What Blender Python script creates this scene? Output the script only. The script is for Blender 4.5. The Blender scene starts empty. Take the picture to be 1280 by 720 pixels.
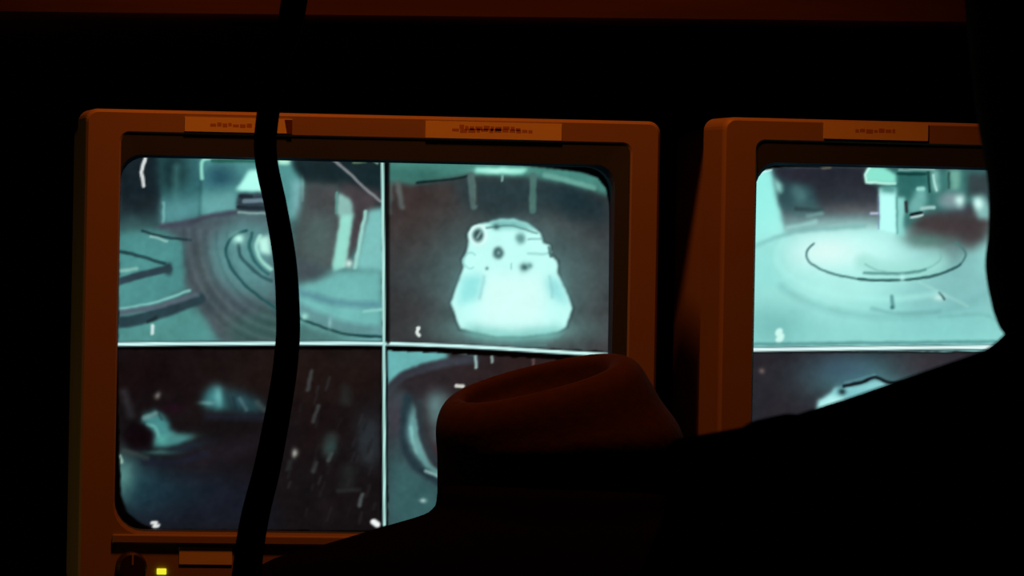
import bpy, bmesh, math
import numpy as np
from mathutils import Vector, Matrix

S = bpy.context.scene
COL = S.collection

# ------------------------------------------------------------------ camera, light, exposure
CAM_YAW, CAM_ROLL, CAM_DIST = math.radians(10), math.radians(1.05), 5.0
Fw = Vector((math.sin(CAM_YAW), math.cos(CAM_YAW), 0))
Rt = Vector((math.cos(CAM_YAW), -math.sin(CAM_YAW), 0))
Up = Vector((0, 0, 1))
Rc = Rt * math.cos(CAM_ROLL) + Up * math.sin(CAM_ROLL)
Uc = -Rt * math.sin(CAM_ROLL) + Up * math.cos(CAM_ROLL)
cd = bpy.data.cameras.new('camera')
cd.sensor_width = 36.0
cd.lens = 7750 / 1280 * 36
cd.clip_end = 100
cd.dof.use_dof = True
cd.dof.focus_distance = 4.85
cd.dof.aperture_fstop = 45.0
cam = bpy.data.objects.new('camera', cd)
COL.objects.link(cam)
mw = Matrix((Rc, Uc, -Fw)).transposed().to_4x4()
mw.translation = Vector((0, 0, 1.45)) - Fw * CAM_DIST
cam.matrix_world = mw
S.camera = cam

S.view_settings.view_transform = 'Standard'
S.view_settings.look = 'None'
S.view_settings.gamma = 1
S.view_settings.use_curve_mapping = False
S.view_settings.exposure = 0.0

W = bpy.data.worlds.new('world')
S.world = W
W.use_nodes = True
W.node_tree.nodes['Background'].inputs[0].default_value = (0.001, 0.0005, 0.0004, 1)
W.node_tree.nodes['Background'].inputs[1].default_value = 1.0


def lamp(name, kind, loc, target, energy, color, **kw):
    l = bpy.data.lights.new(name, kind)
    l.energy = energy
    l.color = color
    for k, v in kw.items():
        setattr(l, k, v)
    o = bpy.data.objects.new(name, l)
    COL.objects.link(o)
    o.location = loc
    o.rotation_euler = (Vector(target) - Vector(loc)).to_track_quat('-Z', 'Y').to_euler()
    return o


# dim amber downlight over the desk, between the people and the monitors
lamp('amber_downlight', 'SPOT', (-0.15, -0.36, 2.42), (-0.02, -0.06, 1.3), 20.0, (1.0, 0.18, 0.016),
     spot_size=math.radians(74), spot_blend=0.8, shadow_soft_size=0.05)


# faint yellowish fill, unseen, added to brighten the left monitor's side face
lamp('side_fill', 'POINT', (-0.80, -0.03, 1.22), (0, 0, 0), 0.30, (1.0, 0.62, 0.12), shadow_soft_size=0.03)


# ------------------------------------------------------------------ materials
def mat(name, color, rough=0.6, spec=0.3, noise=0.0, scale=30.0, bump=0.0, stretch=(1, 1, 1), color2=None, sheen=0.0):
    m = bpy.data.materials.new(name)
    m.use_nodes = True
    nt = m.node_tree
    b = nt.nodes['Principled BSDF']
    b.inputs['Roughness'].default_value = rough
    b.inputs['Specular IOR Level'].default_value = spec
    b.inputs['Sheen Weight'].default_value = sheen
    tc = nt.nodes.new('ShaderNodeTexCoord')
    mp = nt.nodes.new('ShaderNodeMapping')
    mp.inputs['Scale'].default_value = stretch
    nz = nt.nodes.new('ShaderNodeTexNoise')
    nz.inputs['Scale'].default_value = scale
    nz.inputs['Detail'].default_value = 4
    nt.links.new(tc.outputs['Object'], mp.inputs['Vector'])
    nt.links.new(mp.outputs['Vector'], nz.inputs['Vector'])
    mx = nt.nodes.new('ShaderNodeMix')
    mx.data_type = 'RGBA'
    c2 = color2 or tuple(c * (1 - noise) for c in color)
    mx.inputs[6].default_value = (*color, 1)
    mx.inputs[7].default_value = (*c2, 1)
    nt.links.new(nz.outputs['Fac'], mx.inputs[0])
    nt.links.new(mx.outputs[2], b.inputs['Base Color'])
    if bump:
        bp = nt.nodes.new('ShaderNodeBump')
        bp.inputs['Strength'].default_value = bump
        bp.inputs['Distance'].default_value = 0.002
        nt.links.new(nz.outputs['Fac'], bp.inputs['Height'])
        nt.links.new(bp.outputs['Normal'], b.inputs['Normal'])
    return m


M = {}
M['plastic'] = mat('beige_plastic', (0.38, 0.31, 0.21), 0.5, 0.3, 0.15, 12)
M['shell'] = mat('grey_beige_plastic', (0.40, 0.34, 0.25), 0.55, 0.3, 0.15, 12)
M['surround'] = mat('dark_grey_plastic', (0.06, 0.10, 0.16), 0.75, 0.05, 0.2, 20)
M['label'] = mat('label_tape', (0.95, 0.92, 0.50), 0.6, 0.2, 0.1, 40)
M['ink'] = mat('label_ink', (0.6, 0.35, 0.2), 0.7, 0.1, 0.2, 60)
M['tape_end'] = mat('dark_tape', (0.16, 0.07, 0.04), 0.7, 0.1, 0.2, 60)
M['knob'] = mat('knob_plastic', (0.03, 0.02, 0.018), 0.5, 0.3, 0.2, 60)
M['rubber'] = mat('black_rubber', (0.006, 0.006, 0.006), 0.85, 0.05, 0.3, 80)
M['cable'] = mat('cable_sheath', (0.004, 0.0035, 0.004), 0.9, 0.02, 0.3, 80, 0.2)
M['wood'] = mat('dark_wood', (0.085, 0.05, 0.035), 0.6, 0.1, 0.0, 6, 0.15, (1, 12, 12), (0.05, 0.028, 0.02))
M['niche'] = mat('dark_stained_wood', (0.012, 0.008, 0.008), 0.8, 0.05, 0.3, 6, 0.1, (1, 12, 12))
M['wallpaint'] = mat('dark_wall_paint', (0.015, 0.011, 0.012), 0.9, 0.05, 0.25, 5, 0.1)
M['floor'] = mat('dark_carpet', (0.012, 0.01, 0.01), 0.95, 0.02, 0.5, 200, 0.4)
M['ceiling'] = mat('dark_ceiling_paint', (0.02, 0.016, 0.015), 0.9, 0.05, 0.2, 8, 0.1)
M['jacket'] = mat('black_jacket_cloth', (0.006, 0.005, 0.006), 0.95, 0.0, 0.4, 90, 0.3)
M['sweater'] = mat('black_sweater_knit', (0.006, 0.005, 0.006), 0.95, 0.0, 0.4, 140, 0.4)
M['cap'] = mat('dark_cap_cloth', (0.07, 0.042, 0.036), 0.9, 0.02, 0.4, 120, 0.3)
M['trouser'] = mat('dark_trouser_cloth', (0.008, 0.008, 0.012), 0.95, 0.02, 0.3, 90, 0.2)
M['skin'] = mat('skin', (0.35, 0.19, 0.13), 0.55, 0.3, 0.15, 25)
M['hair'] = mat('dark_hair', (0.008, 0.005, 0.004), 0.7, 0.05, 0.4, 30, 0.5, (20, 20, 2))
M['leather'] = mat('black_leather', (0.01, 0.009, 0.009), 0.5, 0.2, 0.2, 60, 0.2)

m = bpy.data.materials.new('yellow_lamp')
m.use_nodes = True
b = m.node_tree.nodes['Principled BSDF']
b.inputs['Base Color'].default_value = (0.6, 0.6, 0.05, 1)
b.inputs['Emission Color'].default_value = (0.85, 0.85, 0.03, 1)
b.inputs['Emission Strength'].default_value = 1.0
M['led'] = m

m = bpy.data.materials.new('dead_tube_glass')
m.use_nodes = True
b = m.node_tree.nodes['Principled BSDF']
b.inputs['Base Color'].default_value = (0.006, 0.007, 0.008, 1)
b.inputs['Roughness'].default_value = 0.25
b.inputs['Specular IOR Level'].default_value = 0.2
M['glass'] = m

# lit phosphor: the picture is the tube's own emission, colour stored per point of the glass
m = bpy.data.materials.new('lit_picture_tube')
m.use_nodes = True
nt = m.node_tree
b = nt.nodes['Principled BSDF']
b.inputs['Base Color'].default_value = (0.008, 0.007, 0.008, 1)
b.inputs['Roughness'].default_value = 0.3
b.inputs['Specular IOR Level'].default_value = 0.15
at = nt.nodes.new('ShaderNodeAttribute')
at.attribute_name = 'phosphor'
nt.links.new(at.outputs['Color'], b.inputs['Emission Color'])
b.inputs['Emission Strength'].default_value = 1.0
M['phosphor'] = m


# ------------------------------------------------------------------ object helpers
def link_mesh(name, bm, material, parent=None, smooth=False, loc=None):
    me = bpy.data.meshes.new(name)
    bmesh.ops.recalc_face_normals(bm, faces=bm.faces[:])
    bm.to_mesh(me)
    bm.free()
    me.materials.append(material)
    if smooth:
        me.polygons.foreach_set('use_smooth', [True] * len(me.polygons))
    o = bpy.data.objects.new(name, me)
    COL.objects.link(o)
    if parent:
        o.parent = parent
    if loc:
        o.location = loc
    return o


def empty(name, loc, rz=0.0):
    o = bpy.data.objects.new(name, None)
    COL.objects.link(o)
    o.location = loc
    o.rotation_euler = (0, 0, rz)
    o.empty_display_size = 0.1
    return o


def tag(o, label=None, cat=None, group=None, kind=None):
    if label:
        o['label'] = label
    if cat:
        o['category'] = cat
    if group:
        o['group'] = group
    if kind:
        o['kind'] = kind
    return o


def add_box(bm, x0, x1, y0, y1, z0, z1, bevel=0.0):
    r = bmesh.ops.create_cube(bm, size=1.0)
    for v in r['verts']:
        v.co = Vector(((x0 + x1) / 2 + v.co.x * (x1 - x0), (y0 + y1) / 2 + v.co.y * (y1 - y0), (z0 + z1) / 2 + v.co.z * (z1 - z0)))
    if bevel:
        es = {e for v in r['verts'] for e in v.link_edges}
        bmesh.ops.bevel(bm, geom=list(es), offset=bevel, segments=2, affect='EDGES', profile=0.5)


def box(name, dims, material, parent=None, bevel=0.0):
    bm = bmesh.new()
    add_box(bm, *dims, bevel=bevel)
    return link_mesh(name, bm, material, parent)


def bridge(bm, loops, cap=(True, True), close=False):
    vs = [[bm.verts.new(p) for p in lp] for lp in loops]
    n = len(vs[0])
    pairs = list(zip(vs[:-1], vs[1:]))
    if close:
        pairs.append((vs[-1], vs[0]))
    for a, b in pairs:
        for i in range(n):
            j = (i + 1) % n
            bm.faces.new((a[i], a[j], b[j], b[i]))
    if not close:
        if cap[0]:
            bm.faces.new(vs[0][::-1])
        if cap[1]:
            bm.faces.new(vs[-1])
    return vs


def rrect(x0, x1, z0, z1, r, y, n=6):
    out = []
    rt, rb = r if isinstance(r, tuple) else (r, r)
    for cx, cz, a0, r in ((x1 - rt, z1 - rt, 0, rt), (x0 + rt, z1 - rt, 90, rt), (x0 + rb, z0 + rb, 180, rb), (x1 - rb, z0 + rb, 270, rb)):
        for k in range(n + 1):
            a = math.radians(a0 + 90 * k / n)
            out.append((cx + r * math.cos(a), y, cz + r * math.sin(a)))
    return out


def catmull(pts, radii, n=6):
    P = [Vector(p) for p in pts]
    o, rr = [], []
    for i in range(len(P) - 1):
        p0, p1, p2, p3 = P[max(i - 1, 0)], P[i], P[i + 1], P[min(i + 2, len(P) - 1)]
        for k in range(n):
            t = k / n
            o.append(0.5 * ((2 * p1) + (p2 - p0) * t + (2 * p0 - 5 * p1 + 4 * p2 - p3) * t * t + (3 * p1 - p0 - 3 * p2 + p3) * t ** 3))
            rr.append(radii[i] * (1 - t) + radii[i + 1] * t)
    o.append(P[-1])
    rr.append(radii[-1])
    return o, rr


def add_tube(bm, pts, radii, sides=14, n=6, round_ends=True):
    if not isinstance(radii, (list, tuple)):
        radii = [radii] * len(pts)
    P, R = catmull(pts, radii, n)
    T = [(P[min(i + 1, len(P) - 1)] - P[max(i - 1, 0)]).normalized() for i in range(len(P))]
    u = T[0].orthogonal().normalized()
    loops = []
    for i, p in enumerate(P):
        u = (u - T[i] * u.dot(T[i])).normalized()
        w = T[i].cross(u)
        ring = lambda c, r: [c + (u * math.cos(2 * math.pi * k / sides) + w * math.sin(2 * math.pi * k / sides)) * r for k in range(sides)]
        if round_ends and i == 0:
            for s in (0.95, 0.7, 0.35):
                loops.append(ring(p - T[0] * R[0] * s, R[0] * math.sqrt(1 - s * s)))
        loops.append(ring(p, R[i]))
        if round_ends and i == len(P) - 1:
            for s in (0.35, 0.7, 0.95):
                loops.append(ring(p + T[-1] * R[-1] * s, R[-1] * math.sqrt(1 - s * s)))
    bridge(bm, loops)


def add_loft(bm, rings, sides=40):
    # ring: centre x, centre y, z, half width, half depth, optional tilt (dz/dx, dz/dy)
    loops = []
    for r in rings:
        cx, cy, z, wx, wy = r[:5]
        tx, ty = r[5:7] if len(r) > 5 else (0, 0)
        lp = []
        for k in range(sides):
            a = 2 * math.pi * k / sides
            c, s = math.cos(a), math.sin(a)
            e = 0.88
            dx = wx * math.copysign(abs(c) ** e, c)
            dy = wy * math.copysign(abs(s) ** e, s)
            lp.append((cx + dx, cy + dy, z + tx * dx + ty * dy))
        loops.append(lp)
    bridge(bm, loops)


def resample(rings, n=4):
    # smooth interpolation of loft rings
    A = np.array([list(r) + [0] * (7 - len(r)) for r in rings], float)
    out = []
    for i in range(len(A) - 1):
        p0, p1, p2, p3 = A[max(i - 1, 0)], A[i], A[i + 1], A[min(i + 2, len(A) - 1)]
        for k in range(n):
            t = k / n
            q = 0.5 * (2 * p1 + (p2 - p0) * t + (2 * p0 - 5 * p1 + 4 * p2 - p3) * t * t + (3 * p1 - p0 - 3 * p2 + p3) * t ** 3)
            q[3:5] = np.maximum(q[3:5], 0.002)
            out.append(tuple(q))
    out.append(tuple(A[-1]))
    return out


def fused(name, bm, material, parent, voxel=0.006, smooth_it=3):
    # one continuous surface out of overlapping closed pieces
    o = link_mesh(name, bm, material, parent)
    md = o.modifiers.new('r', 'REMESH')
    md.mode = 'VOXEL'
    md.voxel_size = voxel
    ms = o.modifiers.new('s', 'SMOOTH')
    ms.iterations = smooth_it
    ms.factor = 0.5
    dg = bpy.context.evaluated_depsgraph_get()
    me = bpy.data.meshes.new_from_object(o.evaluated_get(dg))
    o.modifiers.clear()
    old = o.data
    o.data = me
    bpy.data.meshes.remove(old)
    me.name = name
    if not me.materials:
        me.materials.append(material)
    me.polygons.foreach_set('use_smooth', [True] * len(me.polygons))
    return o


# ------------------------------------------------------------------ the room
tag(box('floor', (-2.2, 2.2, -5.8, 0.9, -0.1, 0.0), M['floor']), 'dark carpeted floor of the control room', 'floor', kind='structure')
tag(box('ceiling', (-2.2, 2.2, -5.8, 0.9, 2.5, 2.6), M['ceiling']), 'dark ceiling of the control room', 'ceiling', kind='structure')
tag(box('wall_back', (-2.2, 2.2, 0.8, 0.9, 0.0, 2.5), M['wallpaint']), 'dark wall behind the monitor shelves', 'wall', kind='structure')
tag(box('wall_left', (-2.2, -2.1, -5.8, 0.8, 0.0, 2.5), M['wallpaint']), 'dark wall on the left of the control room', 'wall', kind='structure')
tag(box('wall_right', (2.1, 2.2, -5.8, 0.8, 0.0, 2.5), M['wallpaint']), 'dark wall on the right of the control room', 'wall', kind='structure')
tag(box('wall_front', (-2.1, 2.1, -5.8, -5.7, 0.0, 2.5), M['wallpaint']), 'dark wall behind the viewer', 'wall', kind='structure')

# ------------------------------------------------------------------ shelf unit carrying the monitors
unit = empty('shelf_unit', (0, 0.4, 0))
tag(unit, 'dark wooden shelf unit around the two monitors, dull brown upper board along the top edge', 'shelf unit')


def unit_box(name, x0, x1, y0, y1, z0, z1, material, bevel=0.003):
    return box(name, (x0, x1, y0 - 0.4, y1 - 0.4, z0, z1), material, unit, bevel)


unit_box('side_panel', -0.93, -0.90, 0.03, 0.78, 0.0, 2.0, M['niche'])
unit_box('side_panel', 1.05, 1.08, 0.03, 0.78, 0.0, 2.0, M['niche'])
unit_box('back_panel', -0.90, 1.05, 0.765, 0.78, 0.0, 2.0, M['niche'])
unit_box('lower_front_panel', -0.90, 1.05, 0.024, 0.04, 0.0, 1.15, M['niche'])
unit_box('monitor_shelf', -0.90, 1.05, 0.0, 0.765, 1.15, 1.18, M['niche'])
bm = bmesh.new()                      # upper board: its lower edge sags a little to the left
prof = [(0.02, 0), (0.02, 1), (0.765, 1), (0.765, 0)]
zl = lambda x: 1.6695 + 0.0150 * x
bridge(bm, [[(x, y - 0.4, 2.0 if t else zl(x)) for y, t in prof] for x in (-0.90, -0.4, 0.0, 0.4, 1.05)])
bmesh.ops.bevel(bm, geom=[e for e in bm.edges if abs(e.calc_length()) > 0.3 and abs(e.verts[0].co.y + 0.38) < 1e-4 and abs(e.verts[1].co.y + 0.38) < 1e-4 and e.verts[0].co.z < 1.9 and e.verts[1].co.z < 1.9],
                offset=0.006, segments=3, affect='EDGES')
tag(link_mesh('upper_board', bm, M['wood'], unit), 'dull brown board above the monitors')


ledge = empty('desk_ledge', (0.075, -0.16, 0.83))
tag(ledge, 'narrow dark wooden desk ledge fixed to the front of the shelf unit below the monitors', 'desk')
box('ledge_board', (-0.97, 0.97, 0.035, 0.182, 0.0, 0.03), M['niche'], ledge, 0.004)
for bx in (-0.8, 0.0, 0.8):
    bm = bmesh.new()
    bridge(bm, [[(bx + t, 0.182, 0.0), (bx + t, 0.182, -0.05), (bx + t, 0.165, -0.05), (bx + t, 0.07, -0.008), (bx + t, 0.07, 0.0)] for t in (-0.01, 0.01)])
    link_mesh('bracket', bm, M['niche'], ledge)

# ------------------------------------------------------------------ picture painting (what the tubes show)
def srgb(c):
    c = np.asarray(c, float) / 255
    return np.where(c <= 0.04045, c / 12.92, ((c + 0.055) / 1.055) ** 2.4)


class Picture:
    # a canvas in picture lines; values are display levels 0..255
    def __init__(s, u0, u1, v0, v1):
        s.u0, s.v0 = u0, v0
        s.w, s.h = u1 - u0, v1 - v0
        s.c = np.zeros((s.h, s.w, 3))
        s.clip = np.ones((s.h, s.w))
        s.U, s.V = np.meshgrid(np.arange(s.w) + 0.5 + u0, np.arange(s.h) + 0.5 + v0)
        s.f = lambda x, y: (x, y)

    def crop(s, u0, v0, scale):
        s.f = lambda x, y: (u0 + x / scale, v0 + y / scale)
        s.k = 1 / scale

    @staticmethod
    def blur(m, r):
        if r <= 0.05:
            return m
        n = max(1, int(3 * r))
        k = np.exp(-0.5 * (np.arange(-n, n + 1) / r) ** 2)
        k /= k.sum()
        p = np.pad(m, n, mode='edge')
        p = sum(k[i] * p[i:i + m.shape[0], :] for i in range(2 * n + 1))
        return sum(k[i] * p[:, i:i + m.shape[1]] for i in range(2 * n + 1))

    def put(s, m, color, a):
        m = (m * a * s.clip)[..., None]
        s.c = s.c * (1 - m) + np.asarray(color, float) * m

    def mask_poly(s, pts):
        P = [s.f(*p) for p in pts]
        ins = np.zeros((s.h, s.w), bool)
        n = len(P)
        for i in range(n):
            (x1, y1), (x2, y2) = P[i], P[(i + 1) % n]
            if y1 == y2:
                continue
            cr = ((s.V >= min(y1, y2)) & (s.V < max(y1, y2)))
            xi = x1 + (s.V - y1) * (x2 - x1) / (y2 - y1)
            ins ^= cr & (s.U < xi)
        return ins.astype(float)

    def poly(s, pts, color, soft=1.0, a=1.0):
        s.put(s.blur(s.mask_poly(pts), soft), color, a)

    def line(s, pts, width, color, soft=0.8, a=1.0, smooth=True):
        if smooth and len(pts) > 2:
            P, _ = catmull([(p[0], p[1], 0) for p in pts], [1] * len(pts), 8)
            pts = [(p.x, p.y) for p in P]
        P = [s.f(*p) for p in pts]
        d = np.full((s.h, s.w), 1e9)
        for (x1, y1), (x2, y2) in zip(P[:-1], P[1:]):
            L = max((x2 - x1) ** 2 + (y2 - y1) ** 2, 1e-9)
            t = np.clip(((s.U - x1) * (x2 - x1) + (s.V - y1) * (y2 - y1)) / L, 0, 1)
            d = np.minimum(d, np.hypot(s.U - x1 - t * (x2 - x1), s.V - y1 - t * (y2 - y1)))
        w = width * s.k / 2
        s.put(np.clip((w - d) / soft + 0.5, 0, 1), color, a)

    def blob(s, x, y, rx, ry, color, a=1.0, rot=0.0, hard=1.0):
        cx, cy = s.f(x, y)
        rx, ry = rx * s.k, ry * s.k
        c, q = math.cos(rot), math.sin(rot)
        du, dv = s.U - cx, s.V - cy
        e = ((du * c + dv * q) / rx) ** 2 + ((-du * q + dv * c) / ry) ** 2
        s.put(np.exp(-e ** hard), color, a)

    def ring(s, x, y, rx, ry, width, color, a0=0, a1=360, soft=0.8, a=1.0):
        s.line([(x + rx * math.cos(math.radians(t)), y + ry * math.sin(math.radians(t))) for t in np.linspace(a0, a1, 36)], width, color, soft, a, False)

    def grain(s, seed, amp=0.03, add=1.0, warp=0.45):
        # tape noise of a cheap camera: uneven tone, ragged edges
        r = np.random.default_rng(seed)
        n = lambda q: (lambda m: m / m.std())(s.blur(r.standard_normal((s.h, s.w)), q))
        du = np.clip(s.U - s.u0 - 0.5 + warp * n(3.0) * 0.7, 0, s.w - 1.01)
        dv = np.clip(s.V - s.v0 - 0.5 + warp * n(3.0) * 0.5, 0, s.h - 1.01)
        i, j = du.astype(int), dv.astype(int)
        fu, fv = (du - i)[..., None], (dv - j)[..., None]
        c = s.c
        c = (c[j, i] * (1 - fu) + c[j, i + 1] * fu) * (1 - fv) + (c[j + 1, i] * (1 - fu) + c[j + 1, i + 1] * fu) * fv
        g = 0.5 * n(2.0) + 0.6 * n(5.0) + 0.6 * n(11.0)
        hue = n(9.0)[..., None] * np.array([0.6, -0.1, -0.2])
        amp = amp * np.clip(1.25 - c.max(-1) / 230, 0.15, 1)[..., None]
        s.c = np.clip(c * (1 + amp * g[..., None]) + add * (g[..., None] + hue) * amp / amp.max(), 0, 255)

    def window(s, pts=None, soft=0.6):
        s.clip = np.ones((s.h, s.w))
        if pts:
            s.clip = s.blur(s.mask_poly(pts), soft)


def paint_left():
    p = Picture(138, 796, 178, 690)
    ident = lambda: p.crop(0, 0, 1.0)
    rnd = np.random.default_rng(4)
    # ---- upper left view: pale curved track with lined walls
    p.crop(148, 190, 2.94)
    p.window([(8, 4), (968, 8), (968, 708), (4, 708)])
    p.poly([(0, 0), (980, 0), (980, 720), (0, 720)], (66, 106, 106), 0)
    p.poly([(0, 0), (160, 0), (162, 270), (120, 300), (0, 310)], (22, 34, 40), 3)
    p.blob(70, 290, 120, 60, (66, 110, 110), 0.8)
    p.poly([(150, 0), (310, 0), (300, 240), (165, 275)], (52, 104, 106), 4)
    p.poly([(150, 0), (250, 0), (240, 130), (150, 150)], (26, 50, 54), 8)
    p.poly([(165, 190), (300, 170), (300, 250), (165, 275)], (88, 150, 154), 7)
    p.poly([(300, 14), (640, 14), (680, 80), (670, 250), (300, 250)], (80, 144, 142), 3)
    p.blob(370, 95, 75, 50, (40, 84, 100), 0.95)
    p.line([(300, 60), (300, 230)], 12, (36, 84, 88), 4, 0.7)
    p.line([(215, 60), (205, 250)], 26, (76, 134, 134), 8, 0.5)
    p.line([(168, 190), (166, 268)], 8, (130, 190, 186), 3, 0.8)
    p.poly([(300, 170), (440, 150), (440, 230), (310, 240)], (104, 168, 168), 6)
    p.poly([(310, 14), (640, 14), (640, 28), (310, 30)], (150, 226, 206), 1.3)
    p.line([(345, 35), (520, 35)], 13, (40, 96, 86), 2)
    p.line([(330, 24), (308, 34), (304, 60), (306, 100)], 13, (140, 216, 198), 2.5)
    p.poly([(430, 145), (478, 70), (560, 60), (560, 150)], (178, 255, 240), 2)
    p.poly([(585, 14), (632, 14), (632, 46), (585, 46)], (176, 240, 214), 1.5)
    p.line([(676, 80), (676, 180)], 10, (140, 214, 200), 2)
    p.poly([(640, 90), (676, 110), (668, 240), (630, 240)], (120, 178, 180), 4)
    # far doorway and wall on the right
    p.poly([(636, 8), (980, 8), (980, 250), (800, 130), (690, 120), (640, 60)], (24, 40, 44), 3)
    p.poly([(684, 110), (820, 120), (790, 440), (640, 390), (660, 260)], (66, 70, 72), 5)
    p.poly([(670, 230), (800, 230), (780, 430), (650, 380)], (78, 98, 96), 9)
    p.poly([(820, 110), (965, 150), (940, 240), (830, 420), (800, 300)], (66, 62, 66), 4)
    p.poly([(806, 150), (850, 170), (862, 230), (832, 420), (782, 442), (812, 250), (798, 220)], (140, 190, 182), 2)
    p.poly([(815, 235), (858, 230), (830, 425), (785, 440)], (150, 222, 206), 2)
    p.line([(800, 150), (798, 225)], 8, (90, 150, 142), 1.5)
    p.poly([(915, 215), (975, 200), (975, 440), (865, 430)], (124, 194, 190), 3)
    p.line([(905, 220), (868, 425)], 14, (150, 210, 200), 2.5)
    p.line([(758, 10), (820, 55), (900, 130), (960, 182)], 10, (128, 134, 138), 1.5)
    p.line([(800, 18), (900, 20), (950, 40)], 9, (120, 160, 140), 1.5)
    p.line([(860, 38), (905, 36)], 8, (90, 120, 90), 1.5)
    p.line([(810, 12), (960, 14)], 7, (150, 200, 180), 1.2)
    # floor
    p.poly([(0, 300), (110, 290), (250, 320), (250, 500), (0, 640)], (76, 142, 140), 4)
    p.poly([(0, 570), (290, 560), (390, 700), (0, 705)], (80, 144, 140), 3)
    p.poly([(155, 275), (330, 245), (440, 225), (560, 230), (600, 400), (640, 700), (390, 705), (310, 585), (250, 480), (245, 330)], (72, 84, 92), 4)
    p.poly([(330, 330), (430, 250), (560, 260), (580, 560), (420, 520), (330, 440)], (86, 132, 134), 9)
    p.poly([(270, 330), (310, 300), (330, 420), (370, 520), (520, 690), (380, 700), (300, 560), (255, 450)], (70, 82, 86), 7, 0.9)
    p.blob(330, 560, 60, 40, (52, 70, 76), 0.5)
    p.poly([(400, 620), (600, 560), (640, 700), (420, 705)], (56, 92, 88), 10)
    p.line([(160, 275), (250, 265), (330, 240), (430, 225)], 20, (66, 72, 86), 5)
    p.line([(90, 292), (150, 310), (230, 322), (265, 325)], 9, (30, 56, 62), 2)
    p.line([(120, 312), (180, 330)], 9, (140, 190, 184), 2)
    p.line([(0, 365), (80, 385), (170, 412)], 12, (32, 66, 70), 2)
    p.line([(0, 480), (80, 455), (185, 430)], 26, (42, 62, 72), 3)
    p.poly([(170, 415), (198, 408), (196, 455), (170, 450)], (42, 66, 74), 2)
    p.line([(0, 440), (70, 430)], 12, (150, 200, 186), 3, 0.7)
    p.line([(0, 580), (130, 555), (262, 510)], 10, (124, 190, 186), 2.5)
    p.line([(0, 625), (60, 620), (160, 590), (300, 540)], 42, (40, 64, 72), 4)
    p.line([(0, 592), (130, 572), (290, 525)], 18, (84, 100, 112), 4)
    p.line([(140, 610), (110, 625)], 12, (26, 42, 46), 3)
    for q, rr in enumerate(range(250, 420, 20)):
        p.ring(650, 320, rr, rr * 0.98, 9, ((46, 62, 68), (104, 122, 128))[q % 2], 100, 185, 4, 0.28)
    # turning circle rings
    p.blob(470, 370, 110, 110, (96, 156, 156), 0.5)
    p.line([(470, 290), (425, 310), (398, 350), (405, 410), (450, 475), (505, 525), (570, 570), (640, 608)], 10, (34, 84, 86), 2)
    p.line([(440, 340), (450, 385), (480, 420), (520, 455), (560, 475)], 12, (44, 84, 88), 3)
    p.line([(490, 300), (480, 350), (505, 410), (550, 450)], 12, (42, 96, 96), 2.5)
    p.line([(520, 310), (505, 350), (525, 400), (560, 430)], 14, (150, 214, 200), 3)
    p.blob(440, 320, 20, 18, (190, 250, 236), 1.0)
    p.poly([(510, 320), (550, 305), (560, 380), (520, 370)], (190, 246, 232), 2.5)
    p.poly([(440, 155), (560, 148), (560, 226), (440, 222), (432, 190)], (48, 66, 76), 2)
    p.line([(450, 165), (490, 165)], 14, (30, 44, 52), 2)
    p.line([(462, 182), (560, 178)], 16, (104, 130, 142), 2)
    p.line([(440, 205), (560, 210)], 14, (30, 46, 54), 2)
    p.line([(440, 224), (560, 228)], 8, (140, 170, 168), 2)
    # right floor
    p.poly([(650, 490), (780, 440), (965, 430), (975, 705), (640, 690)], (112, 184, 180), 5)
    p.poly([(640, 380), (780, 440), (720, 470), (650, 480)], (64, 76, 82), 5)
    p.line([(650, 510), (760, 545), (860, 560), (970, 560)], 26, (92, 150, 158), 7)
    p.line([(655, 580), (760, 625), (860, 655), (970, 664)], 50, (96, 146, 148), 8)
    p.line([(640, 600), (690, 622), (770, 652), (850, 672), (975, 680)], 10, (22, 62, 64), 2)
    p.line([(900, 585), (970, 578)], 10, (140, 208, 200), 3)
    p.poly([(640, 620), (760, 660), (900, 690), (640, 705)], (66, 106, 104), 6)
    p.blob(682, 606, 14, 12, (160, 226, 210), 0.9)
    p.blob(775, 630, 7, 22, (150, 200, 196), 0.6)
    p.blob(845, 410, 15, 15, (200, 235, 226), 1.0)
    p.line([(100, 28), (85, 75), (95, 128)], 13, (214, 220, 218), 1.5, smooth=False)
    p.line([(128, 640), (128, 668)], 13, (200, 226, 224), 1.5)
    # ---- upper right view: bright bell-shaped ride car in a dark bay
    p.crop(480, 190, 2.77)
    p.window([(14, 12), (300, 25), (560, 45), (700, 66), (745, 85), (775, 125), (790, 200), (806, 400), (806, 690), (10, 660)])
    p.poly([(0, 0), (830, 0), (830, 720), (0, 720)], (54, 52, 54), 0)
    p.blob(130, 210, 170, 160, (58, 42, 40), 0.8)
    p.blob(720, 560, 150, 170, (56, 46, 48), 0.8)
    p.blob(440, 430, 330, 260, (72, 104, 106), 0.75)
    p.blob(440, 480, 240, 190, (110, 160, 158), 0.7)
    p.blob(80, 600, 120, 120, (50, 48, 50), 0.7)
    p.poly([(250, 80), (550, 80), (700, 110), (740, 220), (560, 200), (400, 230), (270, 190)], (40, 58, 62), 8)
    p.poly([(560, 100), (770, 140), (790, 260), (640, 220)], (26, 46, 52), 9, 0.85)
    p.poly([(0, 0), (800, 0), (790, 150), (640, 105), (520, 84), (290, 76), (130, 104), (90, 110), (0, 100)], (70, 132, 122), 3)
    p.blob(90, 80, 120, 26, (50, 100, 92), 0.7)
    p.poly([(316, 54), (500, 54), (480, 74), (316, 72)], (150, 236, 214), 2)
    p.blob(400, 62, 70, 10, (190, 255, 240), 0.8)
    p.line([(560, 75), (640, 95), (730, 120)], 18, (100, 160, 148), 4)
    p.line([(110, 106), (250, 90), (290, 80)], 8, (20, 36, 40), 2)
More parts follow.
